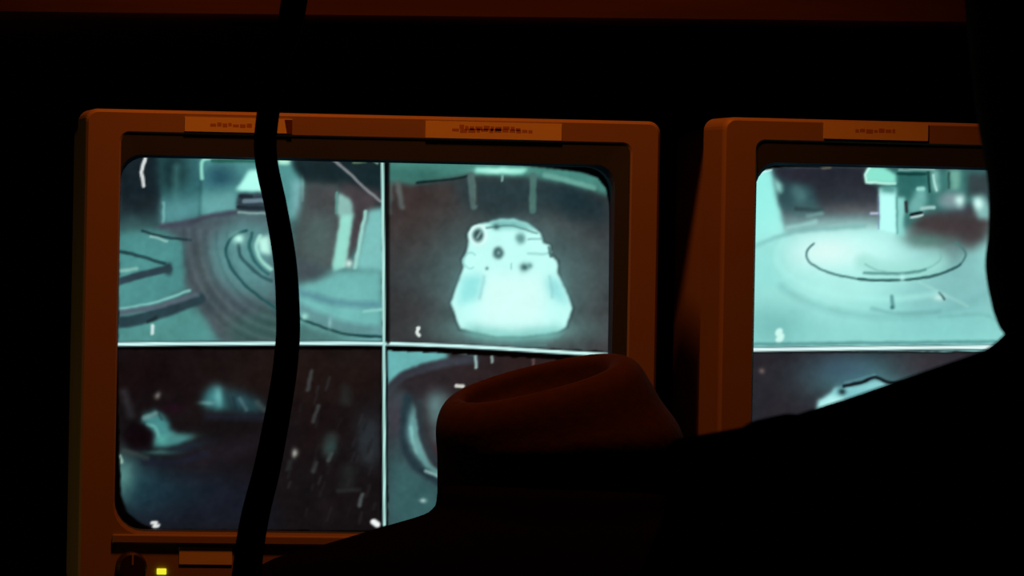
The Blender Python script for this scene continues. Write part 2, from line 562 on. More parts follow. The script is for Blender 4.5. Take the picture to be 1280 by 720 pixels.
    p.line([(300, 82), (310, 185)], 26, (78, 104, 102), 3)
    p.line([(324, 90), (320, 180)], 5, (50, 60, 60), 2)
    p.line([(518, 80), (516, 200)], 24, (74, 112, 106), 3)
    p.line([(408, 80), (408, 96)], 6, (150, 200, 190), 2)
    p.line([(45, 110), (60, 190)], 18, (84, 92, 90), 4)
    p.line([(20, 110), (16, 210)], 14, (84, 104, 100), 5, 0.7)
    # the car
    hull = [(262, 612), (236, 545), (230, 522), (258, 440), (275, 395), (270, 370), (285, 340), (292, 320), (287, 285), (300, 258), (330, 246), (360, 244),
            (400, 230), (450, 230), (500, 246), (540, 276), (552, 312), (575, 322), (580, 356), (602, 376), (604, 418), (640, 500), (654, 540), (634, 605), (600, 622), (500, 636), (380, 636)]
    p.blob(445, 615, 230, 42, (110, 170, 164), 0.8)
    p.line(hull + hull[:1], 15, (30, 50, 54), 3, 0.7, False)
    p.poly(hull, (196, 255, 248), 1.4)
    p.poly([(330, 420), (550, 420), (560, 600), (320, 600)], (214, 255, 250), 8)
    p.poly([(270, 430), (345, 420), (325, 510), (250, 530)], (150, 230, 228), 5)
    p.poly([(560, 430), (610, 440), (640, 530), (580, 500)], (150, 226, 226), 5)
    p.line([(330, 505), (345, 430)], 8, (140, 200, 200), 4, 0.6)
    p.line([(575, 430), (585, 500)], 8, (130, 195, 198), 4, 0.5)
    p.poly([(270, 600), (450, 618), (630, 600), (600, 640), (450, 655), (300, 640)], (120, 196, 188), 5, 0.8)
    p.poly([(362, 246), (400, 232), (450, 232), (500, 248), (528, 272), (440, 262), (380, 266)], (120, 190, 186), 3)
    p.line([(350, 262), (440, 254), (530, 280)], 6, (70, 110, 108), 2, 0.7)
    p.ring(326, 286, 28, 32, 10, (220, 255, 250), 0, 360, 1.5)
    p.blob(325, 287, 19, 23, (52, 76, 78), 1.0, 0, 2.0)
    p.line([(322, 296), (334, 276)], 8, (120, 160, 158), 2)
    p.blob(395, 348, 19, 22, (60, 96, 98), 1.0, 0, 2.0)
    p.blob(396, 348, 7, 8, (130, 170, 170), 0.9)
    p.blob(388, 256, 10, 10, (50, 84, 84), 0.8)
    p.blob(472, 298, 18, 20, (90, 140, 138), 0.9, 0, 1.5)
    p.line([(500, 300), (550, 300)], 6, (110, 160, 158), 2, 0.7)
    p.blob(486, 398, 14, 14, (60, 104, 104), 1.0)
    p.blob(505, 392, 10, 10, (90, 140, 138), 0.8)
    p.line([(500, 350), (550, 352), (580, 345)], 8, (130, 190, 186), 3, 0.6)
    p.line([(570, 330), (580, 360)], 10, (50, 80, 80), 2, 0.7)
    p.line([(440, 385), (440, 402)], 5, (110, 170, 168), 2, 0.6)
    p.blob(355, 402, 6, 6, (70, 110, 110), 0.8)
    p.ring(298, 375, 22, 28, 6, (140, 210, 206), 60, 320, 2, 0.7)
    p.line([(114, 610), (118, 610), (112, 624), (120, 636)], 12, (226, 236, 232), 1.5)
    p.line([(450, 665), (560, 668)], 8, (80, 130, 130), 2, 0.7)
    # ---- lower left view: dark, streaks of light
    p.crop(148, 430, 3.0)
    p.window([(0, 22), (980, 22), (980, 700), (140, 692), (70, 660), (25, 620), (10, 560)])
    p.poly([(-20, 0), (990, 0), (990, 720), (-20, 720)], (20, 17, 19), 0)
    p.blob(700, 100, 500, 130, (32, 22, 19), 0.8)
    p.blob(120, 120, 240, 120, (20, 11, 13), 0.8)
    p.poly([(0, 440), (300, 470), (500, 480), (600, 700), (0, 720)], (22, 26, 36), 14)
    p.blob(70, 520, 110, 100, (34, 72, 82), 0.85)
    p.blob(20, 500, 46, 80, (92, 150, 142), 0.9)
    p.blob(170, 560, 150, 60, (26, 50, 62), 0.6)
    p.blob(400, 400, 220, 40, (34, 30, 38), 0.7, -0.2)
    p.poly([(318, 195), (345, 160), (385, 160), (400, 200), (420, 245), (320, 240)], (58, 124, 128), 5)
    p.poly([(385, 170), (470, 185), (545, 225), (540, 260), (430, 250)], (40, 78, 86), 6)
    p.blob(374, 198, 16, 34, (104, 174, 174), 0.9, -0.15)
    p.blob(335, 220, 28, 8, (100, 150, 148), 0.8)
    p.line([(455, 205), (480, 245)], 14, (74, 106, 112), 4, 0.8)
    p.line([(430, 200), (440, 245)], 8, (30, 44, 54), 3, 0.8)
    p.line([(520, 220), (545, 245)], 20, (64, 80, 80), 5, 0.7)
    p.line([(330, 270), (540, 275)], 20, (30, 34, 48), 8, 0.7)
    p.poly([(88, 290), (100, 262), (135, 246), (165, 258), (188, 290), (198, 322), (232, 340), (290, 342), (240, 372), (180, 388), (132, 384), (140, 352), (122, 318)], (66, 132, 132), 3)
    p.line([(110, 300), (140, 310), (150, 345)], 12, (110, 180, 172), 3, 0.7)
    p.line([(125, 268), (150, 262), (165, 280)], 10, (40, 60, 66), 3, 0.7)
    p.blob(215, 352, 70, 16, (70, 126, 122), 0.7, -0.12)
    p.line([(100, 275), (140, 260)], 18, (110, 150, 148), 4, 0.8)
    p.blob(165, 355, 26, 20, (80, 160, 150), 0.8)
    p.blob(165, 404, 60, 9, (74, 128, 122), 0.7)
    p.blob(260, 385, 90, 18, (30, 42, 54), 0.7, -0.25)
    p.line([(100, 440), (200, 445), (330, 410)], 20, (26, 30, 44), 6, 0.8)
    p.blob(76, 345, 58, 52, (14, 7, 11), 1.0, 0.2, 3.0)
    p.line([(25, 180), (48, 265)], 30, (52, 52, 56), 8, 0.6)
    p.line([(25, 400), (110, 425)], 14, (56, 66, 64), 5, 0.8)
    p.line([(8, 420), (16, 440)], 14, (140, 180, 166), 3)
    p.blob(148, 192, 11, 14, (120, 116, 110), 0.9, 0.5)
    p.blob(205, 240, 40, 18, (34, 12, 26), 0.7)
    for x0, y0, x1, y1, w, lv in ((722, 100, 708, 170, 14, 74), (748, 232, 728, 290, 15, 90), (800, 350, 780, 400, 40, 50), (796, 410, 786, 436, 14, 110),
                                  (742, 445, 728, 475, 16, 66), (912, 565, 902, 605, 15, 88), (640, 440, 632, 470, 16, 44), (850, 170, 850, 210, 40, 38),
                                  (930, 320, 935, 420, 60, 42), (860, 480, 850, 520, 60, 34), (820, 550, 900, 545, 16, 40)):
        p.line([(x0, y0), (x1, y1)], w, (lv * 0.9, lv, lv), w * 0.22, 0.85)
    p.blob(790, 380, 26, 40, (50, 96, 90), 0.7)
    p.blob(660, 408, 11, 16, (190, 196, 184), 1.0)
    p.blob(730, 330, 110, 160, (28, 14, 14), 0.4)
    p.blob(940, 360, 50, 90, (44, 52, 60), 0.7)
    for k in range(40):
        x, y = rnd.uniform(620, 970), rnd.uniform(60, 640)
        L = rnd.uniform(15, 50)
        lv = rnd.uniform(24, 50)
        p.line([(x, y), (x - L * 0.3, y + L)], 9, (lv, lv, lv * 1.05), 3, 0.5)
    p.line([(126, 668), (142, 668), (134, 680), (150, 678)], 12, (226, 230, 228), 2)
    p.line([(955, 668), (968, 678)], 22, (240, 246, 246), 2.5)
    # ---- lower right view: curved dark wall with a pale corner
    p.crop(470, 425, 2.44)
    p.window([(30, 32), (740, 70), (735, 480), (690, 560), (600, 590), (34, 590)])
    p.poly([(20, 10), (760, 10), (760, 600), (20, 600)], (40, 36, 40), 0)
    p.blob(520, 180, 240, 240, (44, 26, 24), 0.7)
    p.poly([(20, 20), (215, 20), (218, 60), (140, 78), (75, 110), (30, 150)], (104, 178, 178), 3)
    p.line([(30, 160), (90, 105), (220, 68), (300, 60)], 26, (54, 58, 66), 5)
    p.poly([(30, 180), (60, 150), (110, 180), (100, 400), (160, 580), (30, 590)], (52, 74, 78), 7)
    p.poly([(30, 360), (110, 380), (200, 420), (240, 600), (30, 600)], (54, 92, 94), 10)
    p.poly([(40, 180), (60, 160), (90, 250), (70, 300), (40, 300)], (62, 52, 62), 8)
    p.line([(95, 180), (85, 300), (120, 380), (190, 430)], 30, (34, 52, 60), 6)
    p.poly([(112, 185), (122, 240), (130, 300), (148, 350), (170, 392), (150, 388), (118, 350), (96, 300), (92, 270)], (116, 178, 178), 3.5)
    p.line([(104, 270), (124, 340)], 14, (140, 206, 202), 4, 0.6)
    p.line([(120, 250), (125, 330), (165, 390), (220, 420)], 16, (100, 150, 150), 4, 0.8)
    p.line([(130, 190), (140, 290), (175, 360), (240, 410)], 18, (40, 50, 56), 5, 0.9)
    p.poly([(150, 180), (200, 160), (230, 180), (230, 330), (180, 330)], (88, 104, 106), 8)
    p.poly([(160, 170), (200, 160), (200, 240), (165, 250)], (100, 140, 140), 6, 0.7)
    p.line([(180, 330), (210, 360)], 20, (60, 44, 50), 5, 0.7)
    p.line([(150, 400), (200, 420)], 10, (130, 170, 168), 3)
    p.blob(142, 490, 10, 7, (170, 200, 196), 0.9)
    p.line([(222, 36), (300, 44)], 9, (120, 160, 158), 2)
    p.line([(303, 40), (303, 84)], 9, (150, 180, 178), 1.6)
    p.line([(352, 40), (352, 68)], 9, (140, 160, 158), 1.6)
    p.line([(478, 52), (480, 74)], 9, (90, 70, 70), 2)
    p.line([(243, 139), (264, 142)], 11, (214, 216, 206), 1.6)
    p.window()
    p.grain(11)
    # ---- white dividers between the four views
    ident()
    p.window()
    p.line([(100, 431.5), (148, 430.5), (330, 429.5), (478, 429.8), (600, 434.5), (700, 440.5), (764, 444)], 6.2, (6, 10, 16), 2)
    p.line([(480, 432), (479.6, 660)], 7.5, (6, 10, 16), 1.5)
    p.line([(149, 430.2), (330, 429.2), (478, 429.5), (600, 434.0), (700, 440), (764, 443.6)], 4.4, (204, 248, 244), 1.6)
    p.line([(477, 194), (478.5, 330), (479, 430), (479.3, 540), (479.5, 656)], 3.8, (176, 230, 222), 1.4)
    p.line([(484, 194), (484, 428)], 4.5, (12, 14, 16), 2, 0.8)
    # unlit edge of the glass
    edge = [(151, 196), (165, 193), (300, 192), (480, 193.5), (560, 198), (650, 205), (725, 213), (748, 219), (760, 233), (765, 258), (770, 330), (773, 420),
            (772, 560), (766, 630), (752, 652), (720, 662), (600, 665), (400, 665), (200, 663), (178, 655), (160, 640), (152, 618), (149, 560), (147, 430), (148, 300)]
    p.c *= p.blur(p.mask_poly(edge), 1.2)[..., None]
    return p


def paint_right():
    p = Picture(925, 1590, 190, 705)
    # ---- upper left view: pale round turntable floor
    p.crop(930, 195, 2.879)
    p.window([(28, 95), (36, 80), (60, 60), (110, 48), (300, 44), (940, 44), (960, 60), (960, 702), (24, 702)])
    p.poly([(0, 0), (980, 0), (980, 720), (0, 720)], (140, 214, 208), 0)
    p.poly([(90, 30), (980, 30), (980, 250), (560, 260), (150, 275)], (40, 42, 52), 4)
    p.blob(330, 130, 130, 90, (34, 36, 44), 0.9)
    p.blob(400, 200, 120, 25, (74, 58, 64), 0.6)
    p.poly([(105, 60), (150, 100), (240, 110), (280, 200), (200, 230), (130, 200)], (40, 70, 76), 4)
    p.poly([(110, 80), (140, 110), (135, 140), (118, 130)], (150, 214, 206), 2.5)
    p.poly([(170, 110), (220, 120), (228, 165), (190, 175)], (70, 110, 112), 4)
    p.line([(190, 195), (280, 200)], 14, (20, 40, 44), 4)
    p.line([(230, 220), (280, 210)], 14, (90, 140, 138), 4, 0.8)
    p.poly([(130, 215), (290, 225), (480, 220), (480, 270), (150, 280)], (84, 112, 116), 5)
    p.line([(160, 262), (260, 240)], 14, (120, 170, 168), 5)
    p.line([(250, 262), (350, 235)], 10, (70, 96, 100), 4)
    p.poly([(30, 100), (40, 78), (70, 58), (100, 52), (120, 160), (150, 275), (60, 330), (20, 340)], (152, 240, 230), 3)
    p.line([(42, 100), (50, 76), (78, 60), (100, 54)], 8, (200, 255, 250), 2)
    p.line([(30, 150), (26, 690)], 10, (180, 236, 238), 3, 0.8)
    # lit floor
    p.poly([(20, 330), (180, 280), (420, 265), (900, 270), (960, 420), (960, 710), (10, 710)], (146, 218, 212), 7)
    p.blob(420, 345, 330, 120, (196, 255, 248), 0.95)
    p.blob(300, 350, 120, 60, (224, 252, 248), 0.9)
    p.blob(330, 480, 200, 80, (180, 246, 238), 0.7)
    p.blob(760, 420, 180, 130, (120, 178, 178), 0.7)
    p.poly([(560, 500), (960, 430), (960, 560), (600, 600)], (126, 186, 186), 12, 0.6)
    p.blob(720, 620, 240, 70, (130, 206, 202), 0.6)
    p.blob(110, 620, 130, 80, (116, 186, 182), 0.8)
    p.line([(20, 340), (110, 300), (220, 270), (430, 255)], 14, (120, 180, 178), 5, 0.7)
    p.poly([(20, 330), (140, 290), (130, 420), (180, 480), (20, 480)], (146, 226, 218), 9, 0.7)
    # turntable edge
    p.ring(560, 355, 150, 62, 60, (160, 226, 214), -60, 150, 12, 0.7)
    p.poly([(560, 270), (700, 240), (900, 240), (880, 300), (800, 330), (690, 330), (600, 320)], (82, 98, 98), 7)
    p.poly([(590, 210), (890, 205), (890, 250), (820, 330), (740, 320), (700, 290), (590, 265)], (64, 56, 58), 6)
    p.blob(660, 305, 80, 22, (84, 132, 122), 0.7)
    p.poly([(740, 300), (800, 320), (790, 370), (740, 390), (700, 340)], (104, 140, 140), 8, 0.8)
    p.ring(510, 357, 284, 92, 8, (70, 120, 118), -30, 205, 1.8, 0.9)
    p.ring(510, 357, 284, 92, 9, (50, 96, 96), 20, 110, 1.8, 0.9)
    p.ring(560, 360, 145, 62, 6, (120, 180, 174), -20, 150, 2.5, 0.7)
    p.line([(430, 422), (560, 424), (650, 410)], 9, (90, 150, 146), 2.5)
    p.blob(568, 440, 10, 14, (190, 250, 244), 0.8)
    p.ring(500, 365, 380, 150, 22, (176, 244, 236), 60, 200, 6, 0.45)
    p.ring(520, 365, 440, 215, 26, (112, 176, 174), 20, 150, 8, 0.35)
    # post and machinery
    p.poly([(440, 60), (500, 44), (890, 44), (890, 150), (740, 190), (640, 210), (560, 280), (540, 200), (490, 110)], (58, 116, 112), 4)
    p.poly([(545, 60), (660, 60), (660, 130), (600, 190), (560, 150)], (46, 104, 100), 4)
    p.line([(550, 66), (650, 66)], 10, (18, 62, 58), 2)
    p.line([(555, 52), (680, 50)], 8, (120, 170, 160), 2)
    p.poly([(432, 70), (445, 38), (500, 42), (545, 70), (545, 102), (450, 102), (434, 92)], (140, 230, 208), 1.8)
    p.line([(450, 42), (434, 70), (440, 98), (540, 102)], 8, (200, 255, 240), 2, smooth=False)
    p.poly([(485, 116), (545, 116), (555, 284), (482, 268)], (186, 255, 248), 1.6)
    p.poly([(480, 112), (545, 112), (545, 135), (500, 132)], (60, 124, 118), 3)
    p.poly([(545, 150), (576, 150), (572, 290), (548, 290)], (140, 214, 206), 2)
    p.line([(548, 150), (550, 280)], 5, (84, 150, 144), 2)
    p.poly([(585, 190), (620, 120), (650, 115), (655, 160), (640, 205), (600, 215)], (110, 176, 170), 3)
    p.line([(625, 120), (640, 120)], 16, (150, 216, 206), 3)
    p.line([(580, 170), (582, 200)], 12, (40, 50, 54), 2)
    p.line([(600, 212), (635, 206)], 12, (10, 26, 30), 2)
    p.line([(600, 222), (640, 214)], 8, (190, 220, 216), 2)
    p.line([(636, 190), (680, 186)], 12, (160, 200, 196), 2.5)
    p.poly([(670, 55), (695, 50), (700, 130), (680, 128)], (130, 190, 180), 3)
    p.line([(678, 70), (690, 125)], 7, (180, 230, 220), 2)
    p.line([(660, 60), (665, 130)], 8, (20, 60, 56), 2)
    p.poly([(730, 50), (775, 50), (775, 120), (740, 125), (745, 90)], (116, 176, 160), 3)
    p.line([(735, 60), (735, 115)], 8, (40, 80, 74), 2)
    p.poly([(690, 160), (730, 130), (790, 140), (790, 190), (720, 190)], (124, 150, 156), 4)
    p.blob(772, 160, 18, 20, (200, 244, 236), 1.0)
    p.poly([(800, 60), (890, 60), (890, 150), (800, 150)], (54, 68, 72), 4)
    p.poly([(815, 150), (860, 145), (888, 180), (884, 232), (840, 225)], (130, 186, 182), 3.5)
    p.blob(840, 172, 17, 24, (210, 255, 248), 1.0)
    p.line([(455, 208), (484, 208)], 8, (190, 200, 230), 2)
    p.line([(484, 150), (482, 265)], 4, (60, 40, 120), 1.5, 0.5)
    p.line([(530, 506), (534, 546)], 13, (90, 150, 148), 3, 0.9)
    p.blob(530, 545, 6, 6, (50, 96, 96), 0.9)
    p.blob(700, 510, 20, 13, (196, 240, 234), 0.9)
    p.line([(700, 492), (718, 515)], 8, (50, 90, 90), 2, 0.9)
    p.line([(630, 455), (700, 490), (800, 540)], 8, (170, 226, 220), 4, 0.5)
    p.line([(460, 550), (560, 568), (700, 560)], 12, (110, 170, 168), 5, 0.6)
    p.line([(700, 580), (850, 570), (900, 590)], 10, (110, 176, 172), 5, 0.5)
    p.line([(280, 46), (310, 46)], 8, (110, 104, 90), 2)
    p.line([(130, 632), (128, 640), (136, 650), (128, 664)], 24, (204, 250, 240), 3)
    p.line([(40, 678), (900, 668)], 10, (60, 120, 120), 4, 0.7)
    # ---- upper right view, mostly behind the standing person: dim
    p.crop(1266, 200, 1.0)
    p.window([(2, 10), (270, 18), (286, 60), (292, 236), (2, 234)])
    p.poly([(0, 0), (320, 0), (320, 250), (0, 250)], (40, 46, 50), 0)
    p.blob(150, 170, 130, 60, (70, 120, 118), 0.8)
    p.blob(150, 60, 120, 40, (30, 32, 36), 0.8)
    # ---- lower left view: dark bay with the top of a pale car
    p.crop(860, 420, 2.4)
    p.window([(184, 50), (975, 50), (975, 640), (260, 640), (205, 610), (186, 560)])
    p.poly([(150, 20), (1000, 20), (1000, 660), (150, 660)], (38, 36, 42), 0)
    p.blob(540, 130, 160, 70, (84, 150, 156), 0.85)
    p.blob(470, 100, 90, 40, (60, 84, 104), 0.7)
    p.blob(720, 90, 120, 50, (56, 52, 58), 0.8)
    car = [(388, 212), (392, 195), (418, 178), (440, 155), (500, 150), (560, 132), (600, 140), (660, 145), (760, 190), (800, 300), (780, 420), (420, 420), (380, 300)]
    p.poly(car, (144, 214, 216), 2)
    p.poly([(390, 228), (392, 195), (430, 176), (500, 190), (480, 225)], (180, 244, 242), 3)
    p.poly([(440, 155), (540, 160), (590, 145), (560, 185), (480, 195)], (120, 190, 196), 4, 0.8)
    p.line([(468, 150), (520, 138), (560, 124), (600, 138), (640, 138)], 9, (16, 24, 30), 2)
    p.line([(470, 140), (558, 116)], 6, (100, 150, 160), 2.5, 0.6)
    p.blob(462, 166, 12, 10, (30, 54, 60), 1.0)
    p.blob(225, 104, 8, 8, (110, 96, 90), 0.9)
    # ---- lower right view, hidden: dim
    p.crop(1266, 440, 1.0)
    p.window([(2, 4), (292, 4), (284, 190), (250, 215), (2, 218)])
    p.poly([(0, 0), (320, 0), (320, 240), (0, 240)], (26, 28, 34), 0)
    p.blob(120, 110, 110, 60, (50, 84, 88), 0.7)
    p.window()
    p.grain(12, 0.018)
    # ---- dividers
    p.crop(0, 0, 1.0)
    p.window()
    p.line([(938, 437.6), (1100, 435.6), (1262, 434.4), (1400, 437), (1560, 440)], 6.5, (10, 14, 20), 2)
    p.line([(938, 437.2), (1100, 435.2), (1262, 434), (1400, 436.5), (1560, 439)], 4.6, (222, 252, 250), 1.6)
    p.line([(1264, 210), (1265, 435), (1266, 670)], 4, (180, 230, 224), 1.5)
    edge = [(938, 232), (944, 220), (958, 212), (1000, 209), (1265, 206), (1500, 216), (1545, 230), (1562, 262), (1570, 440), (1562, 640), (1530, 668), (1265, 676),
            (980, 672), (950, 655), (938, 600), (936.5, 437)]
    p.c *= p.blur(p.mask_poly(edge), 1.2)[..., None]
    return p


# ------------------------------------------------------------------ monitors
BW, BH = 0.468, 0.397              # front frame


def tube_y(x, z):
    # bulging glass front
    dx, dz = (x - 0.230) / 0.202, (z - 0.207) / 0.15
    return 0.005 + 0.010 * dx * dx * (0.75 + 0.25 * dz * dz) + 0.007 * dz * dz


def make_view(parent, pic, A, x0, x1, z0, z1, label):
    st = 0.00105
    nx, nz = int((x1 - x0) / st) + 1, int((z1 - z0) / st) + 1
    X, Z = np.meshgrid(np.linspace(x0, x1, nx), np.linspace(z0, z1, nz))
    Y = tube_y(X, Z)
    u = A[0][0] * X + A[0][1] * Y + A[0][2] * Z + A[0][3] - pic.u0 - 0.5
    v = A[1][0] * X + A[1][1] * Y + A[1][2] * Z + A[1][3] - pic.v0 - 0.5
    u = np.clip(u, 0, pic.w - 1.001)
    v = np.clip(v, 0, pic.h - 1.001)
    i, j = u.astype(int), v.astype(int)
    fu, fv = (u - i)[..., None], (v - j)[..., None]
    c = pic.c
    col = (c[j, i] * (1 - fu) + c[j, i + 1] * fu) * (1 - fv) + (c[j + 1, i] * (1 - fu) + c[j + 1, i + 1] * fu) * fv
    col = srgb(np.clip(col, 0, 255))
    n = nx * nz
    me = bpy.data.meshes.new('camera_view')
    co = np.stack([X, Y, Z], -1).reshape(-1, 3)
    idx = np.arange(n).reshape(nz, nx)
    q = np.stack([idx[:-1, :-1], idx[:-1, 1:], idx[1:, 1:], idx[1:, :-1]], -1).reshape(-1, 4)
    me.vertices.add(n)
    me.vertices.foreach_set('co', co.ravel())
    me.loops.add(q.size)
    me.loops.foreach_set('vertex_index', q.ravel())
    me.polygons.add(len(q))
    me.polygons.foreach_set('loop_start', np.arange(0, q.size, 4))
    me.polygons.foreach_set('use_smooth', np.ones(len(q), bool))
    me.update(calc_edges=True)
    at_ = me.color_attributes.new('phosphor', 'FLOAT_COLOR', 'POINT')
    at_.data.foreach_set('color', np.concatenate([col.reshape(-1, 3), np.ones((n, 1))], 1).astype(np.float32).ravel())
    me.materials.append(M['phosphor'])
    o = bpy.data.objects.new('camera_view', me)
    COL.objects.link(o)
    o.parent = parent
    tag(o, label)
    return o


def make_monitor(loc, yaw, feet, pic, A, split, views, label, top_labels, controls):
    root = empty('monitor', loc, yaw)
    tag(root, label, 'monitor', 'picture tube monitors on the shelf')
    # front frame: a ring with rounded corners and an opening
    bm = bmesh.new()
    bridge(bm, [rrect(0.004, BW - 0.004, 0.004, BH - 0.004, 0.010, 0.062),
                rrect(0, BW, 0, BH, 0.010, 0.056),
                rrect(0, BW, 0, BH, 0.010, 0.004),
                rrect(0.0008, BW - 0.0008, 0.0008, BH - 0.0008, 0.0095, 0.0018),
                rrect(0.0026, BW - 0.0026, 0.0026, BH - 0.0026, 0.008, 0.0),
                rrect(0.0275, 0.4445, 0.0575, 0.3795, (0.008, 0.024), 0.0),
                rrect(0.0290, 0.4430, 0.0605, 0.3780, (0.008, 0.024), 0.0012),
                rrect(0.0290, 0.4430, 0.0605, 0.3780, (0.008, 0.024), 0.062)], close=True)
    link_mesh('front_frame', bm, M['plastic'], root)
    bm = bmesh.new()
    add_box(bm, 0.0275, 0.4440, -0.0030, 0.002, 0.0505, 0.0580, 0.0012)
    link_mesh('lower_lip', bm, M['plastic'], root)
    # dark surround sloping back to the glass
    bm = bmesh.new()
    bridge(bm, [rrect(0.0291, 0.4429, 0.0606, 0.3779, (0.008, 0.024), 0.0012),
                rrect(0.0293, 0.4310, 0.0610, 0.3610, (0.016, 0.024), 0.0022),
                rrect(0.0295, 0.4295, 0.0615, 0.3590, (0.020, 0.024), 0.0055),
                rrect(0.0295, 0.4295, 0.0615, 0.3590, (0.020, 0.024), 0.034),
                rrect(0.0291, 0.4429, 0.0606, 0.3779, (0.008, 0.024), 0.034)], close=True)
    tag(link_mesh('screen_surround', bm, M['surround'], root), 'dark grey rim between frame and glass')
    # picture tube with its four views
    bm = bmesh.new()
    bridge(bm, [rrect(0.0265, 0.432, 0.0575, 0.3615, 0.02, 0.031),
                rrect(0.0265, 0.432, 0.0575, 0.3615, 0.02, 0.040),
                rrect(0.08, 0.38, 0.10, 0.32, 0.03, 0.15),
                rrect(0.20, 0.26, 0.18, 0.24, 0.029, 0.30),
                rrect(0.21, 0.25, 0.19, 0.23, 0.019, 0.36)])
    tube = link_mesh('picture_tube', bm, M['glass'], root)
    sx, sz = split
    for (x0, x1, z0, z1), lb in zip(((0.027, sx, sz, 0.3605), (sx, 0.4315, sz, 0.3605), (0.027, sx, 0.058, sz), (sx, 0.4315, 0.058, sz)), views):
        make_view(tube, pic, A, x0, x1, z0, z1, lb)
    # tapered housing behind the frame
    bm = bmesh.new()
    bridge(bm, [rrect(0.006, BW - 0.006, 0.006, BH - 0.006, 0.010, 0.060),
                rrect(0.008, BW - 0.008, 0.008, BH - 0.008, 0.012, 0.16),
                rrect(0.05, BW - 0.05, 0.008, BH - 0.045, 0.02, 0.28),
                rrect(0.09, BW - 0.09, 0.008, BH - 0.10, 0.02, 0.40)], cap=(False, True))
    hs = link_mesh('rear_housing', bm, M['shell'], root)
    bm = bmesh.new()
    for k in range(9):
        x = 0.11 + k * 0.031
        add_box(bm, x, x + 0.012, 0.399, 0.4015, 0.10, 0.24)
    link_mesh('vent_slots', bm, M['rubber'], hs)
    for fx in (0.06, BW - 0.06):
        for fy in (0.03, 0.36):
            bm = bmesh.new()
            add_tube(bm, [(fx, fy, -feet), (fx, fy, 0.012)], 0.012, 16, 1, False)
            link_mesh('foot', bm, M['rubber'], root)
    # tape labels on the frame
    for (x0, x1, z0, z1), marks, dark_end in top_labels:
        bm = bmesh.new()
        add_box(bm, x0, x1, -0.0009, 0.0004, z0, z1)
        lb = tag(link_mesh('label_tape', bm, M['label'], root), 'yellowish tape label on the frame')
        bm = bmesh.new()
        r = np.random.default_rng(int(x0 * 1e4))
        for a, bq, zz in marks:
            x = a
            while x < bq:
                w = r.uniform(0.0025, 0.006)
                h = r.uniform(0.0022, 0.0036)
                zc = zz + r.uniform(-0.0006, 0.0006)
                add_box(bm, x, min(x + w, bq), -0.00095, -0.0008, zc - h / 2, zc + h / 2)
                x += w + 0.0009
        link_mesh('smeared_lettering', bm, M['ink'], lb)
        if dark_end:
            bm = bmesh.new()
            (xa, za), (xb, zb), (xc, zc), (xd, zd) = dark_end
            bridge(bm, [[(xa, y, za), (xb, y, zb), (xc, y, zc), (xd, y, zd)] for y in (-0.0013, -0.0008)])
            link_mesh('tape_fold', bm, M['tape_end'], lb)
    # controls under the screen
    bm = bmesh.new()
    kx, kz = controls['knob']
    for y0, y1, r0, r1 in ((0.001, -0.009, 0.0125, 0.0118), (-0.009, -0.011, 0.0118, 0.0100)):
        bridge(bm, [[(kx + r0 * math.cos(t), y0, kz + r0 * math.sin(t)) for t in np.linspace(0, 2 * math.pi, 33)[:-1]],
                    [(kx + r1 * math.cos(t), y1, kz + r1 * math.sin(t)) for t in np.linspace(0, 2 * math.pi, 33)[:-1]]])
    kn = link_mesh('knob', bm, M['knob'], root)
    bm = bmesh.new()
    add_box(bm, kx - 0.0007, kx + 0.0007, -0.0116, -0.010, kz + 0.002, kz + 0.010)
    link_mesh('pointer_mark', bm, M['shell'], kn)
    lx, lz = controls['led']
    bm = bmesh.new()
    add_box(bm, lx - 0.0038, lx + 0.0038, -0.0016, 0.001, lz - 0.0024, lz + 0.0024, 0.0004)
    tag(link_mesh('power_light', bm, M['led'], root), 'glowing yellow power light')
    return root


A_LEFT = ((1535.58641, -232.94841, 28.45875, 98.45223), (25.36072, -20.05594, -1552.74616, 754.73798))
A_RIGHT = ((1437.7821, -504.40509, 27.84784, 897.12032), (22.76482, -22.63177, -1519.4143, 753.26554))

make_monitor((-0.3475, 0, 1.190), 0.0, 0.010, paint_left(), A_LEFT, (0.2440, 0.2120),
             ('upper left view of a pale curved track', 'upper right view of a glowing white bell-shaped car',
              'lower left view, dark with faint light streaks', 'lower right view of a dark curved passage'),
             'left picture tube monitor showing four camera views and a glowing white bell-shaped car',
             [((0.0795, 0.1662, 0.3805, 0.3920), [(0.100, 0.134, 0.3860)], ((0.1600, 0.3915), (0.1662, 0.3915), (0.1662, 0.3803), (0.1622, 0.3803))),
              ((0.2744, 0.3858, 0.3797, 0.3932), [(0.296, 0.362, 0.3862), (0.302, 0.352, 0.3885)], None),
              ((0.0815, 0.1240, 0.0345, 0.0480), [], None)],
             {'knob': (0.0430, 0.0320), 'led': (0.0675, 0.0285)})
make_monitor((0.172, 0, 1.195), math.radians(5), 0.015, paint_right(), A_RIGHT, (0.2530, 0.2135),
             ('upper left view of a bright round turntable floor', 'upper right view, dim', 'lower left view of a pale car top in a dark bay', 'lower right view, dim'),
             'right picture tube monitor with a bright round turntable, half hidden by the standing person',
             [((0.0850, 0.1745, 0.3815, 0.3955), [(0.112, 0.146, 0.3885)], None)],
             {'knob': (0.0430, 0.0320), 'led': (0.0675, 0.0285)})

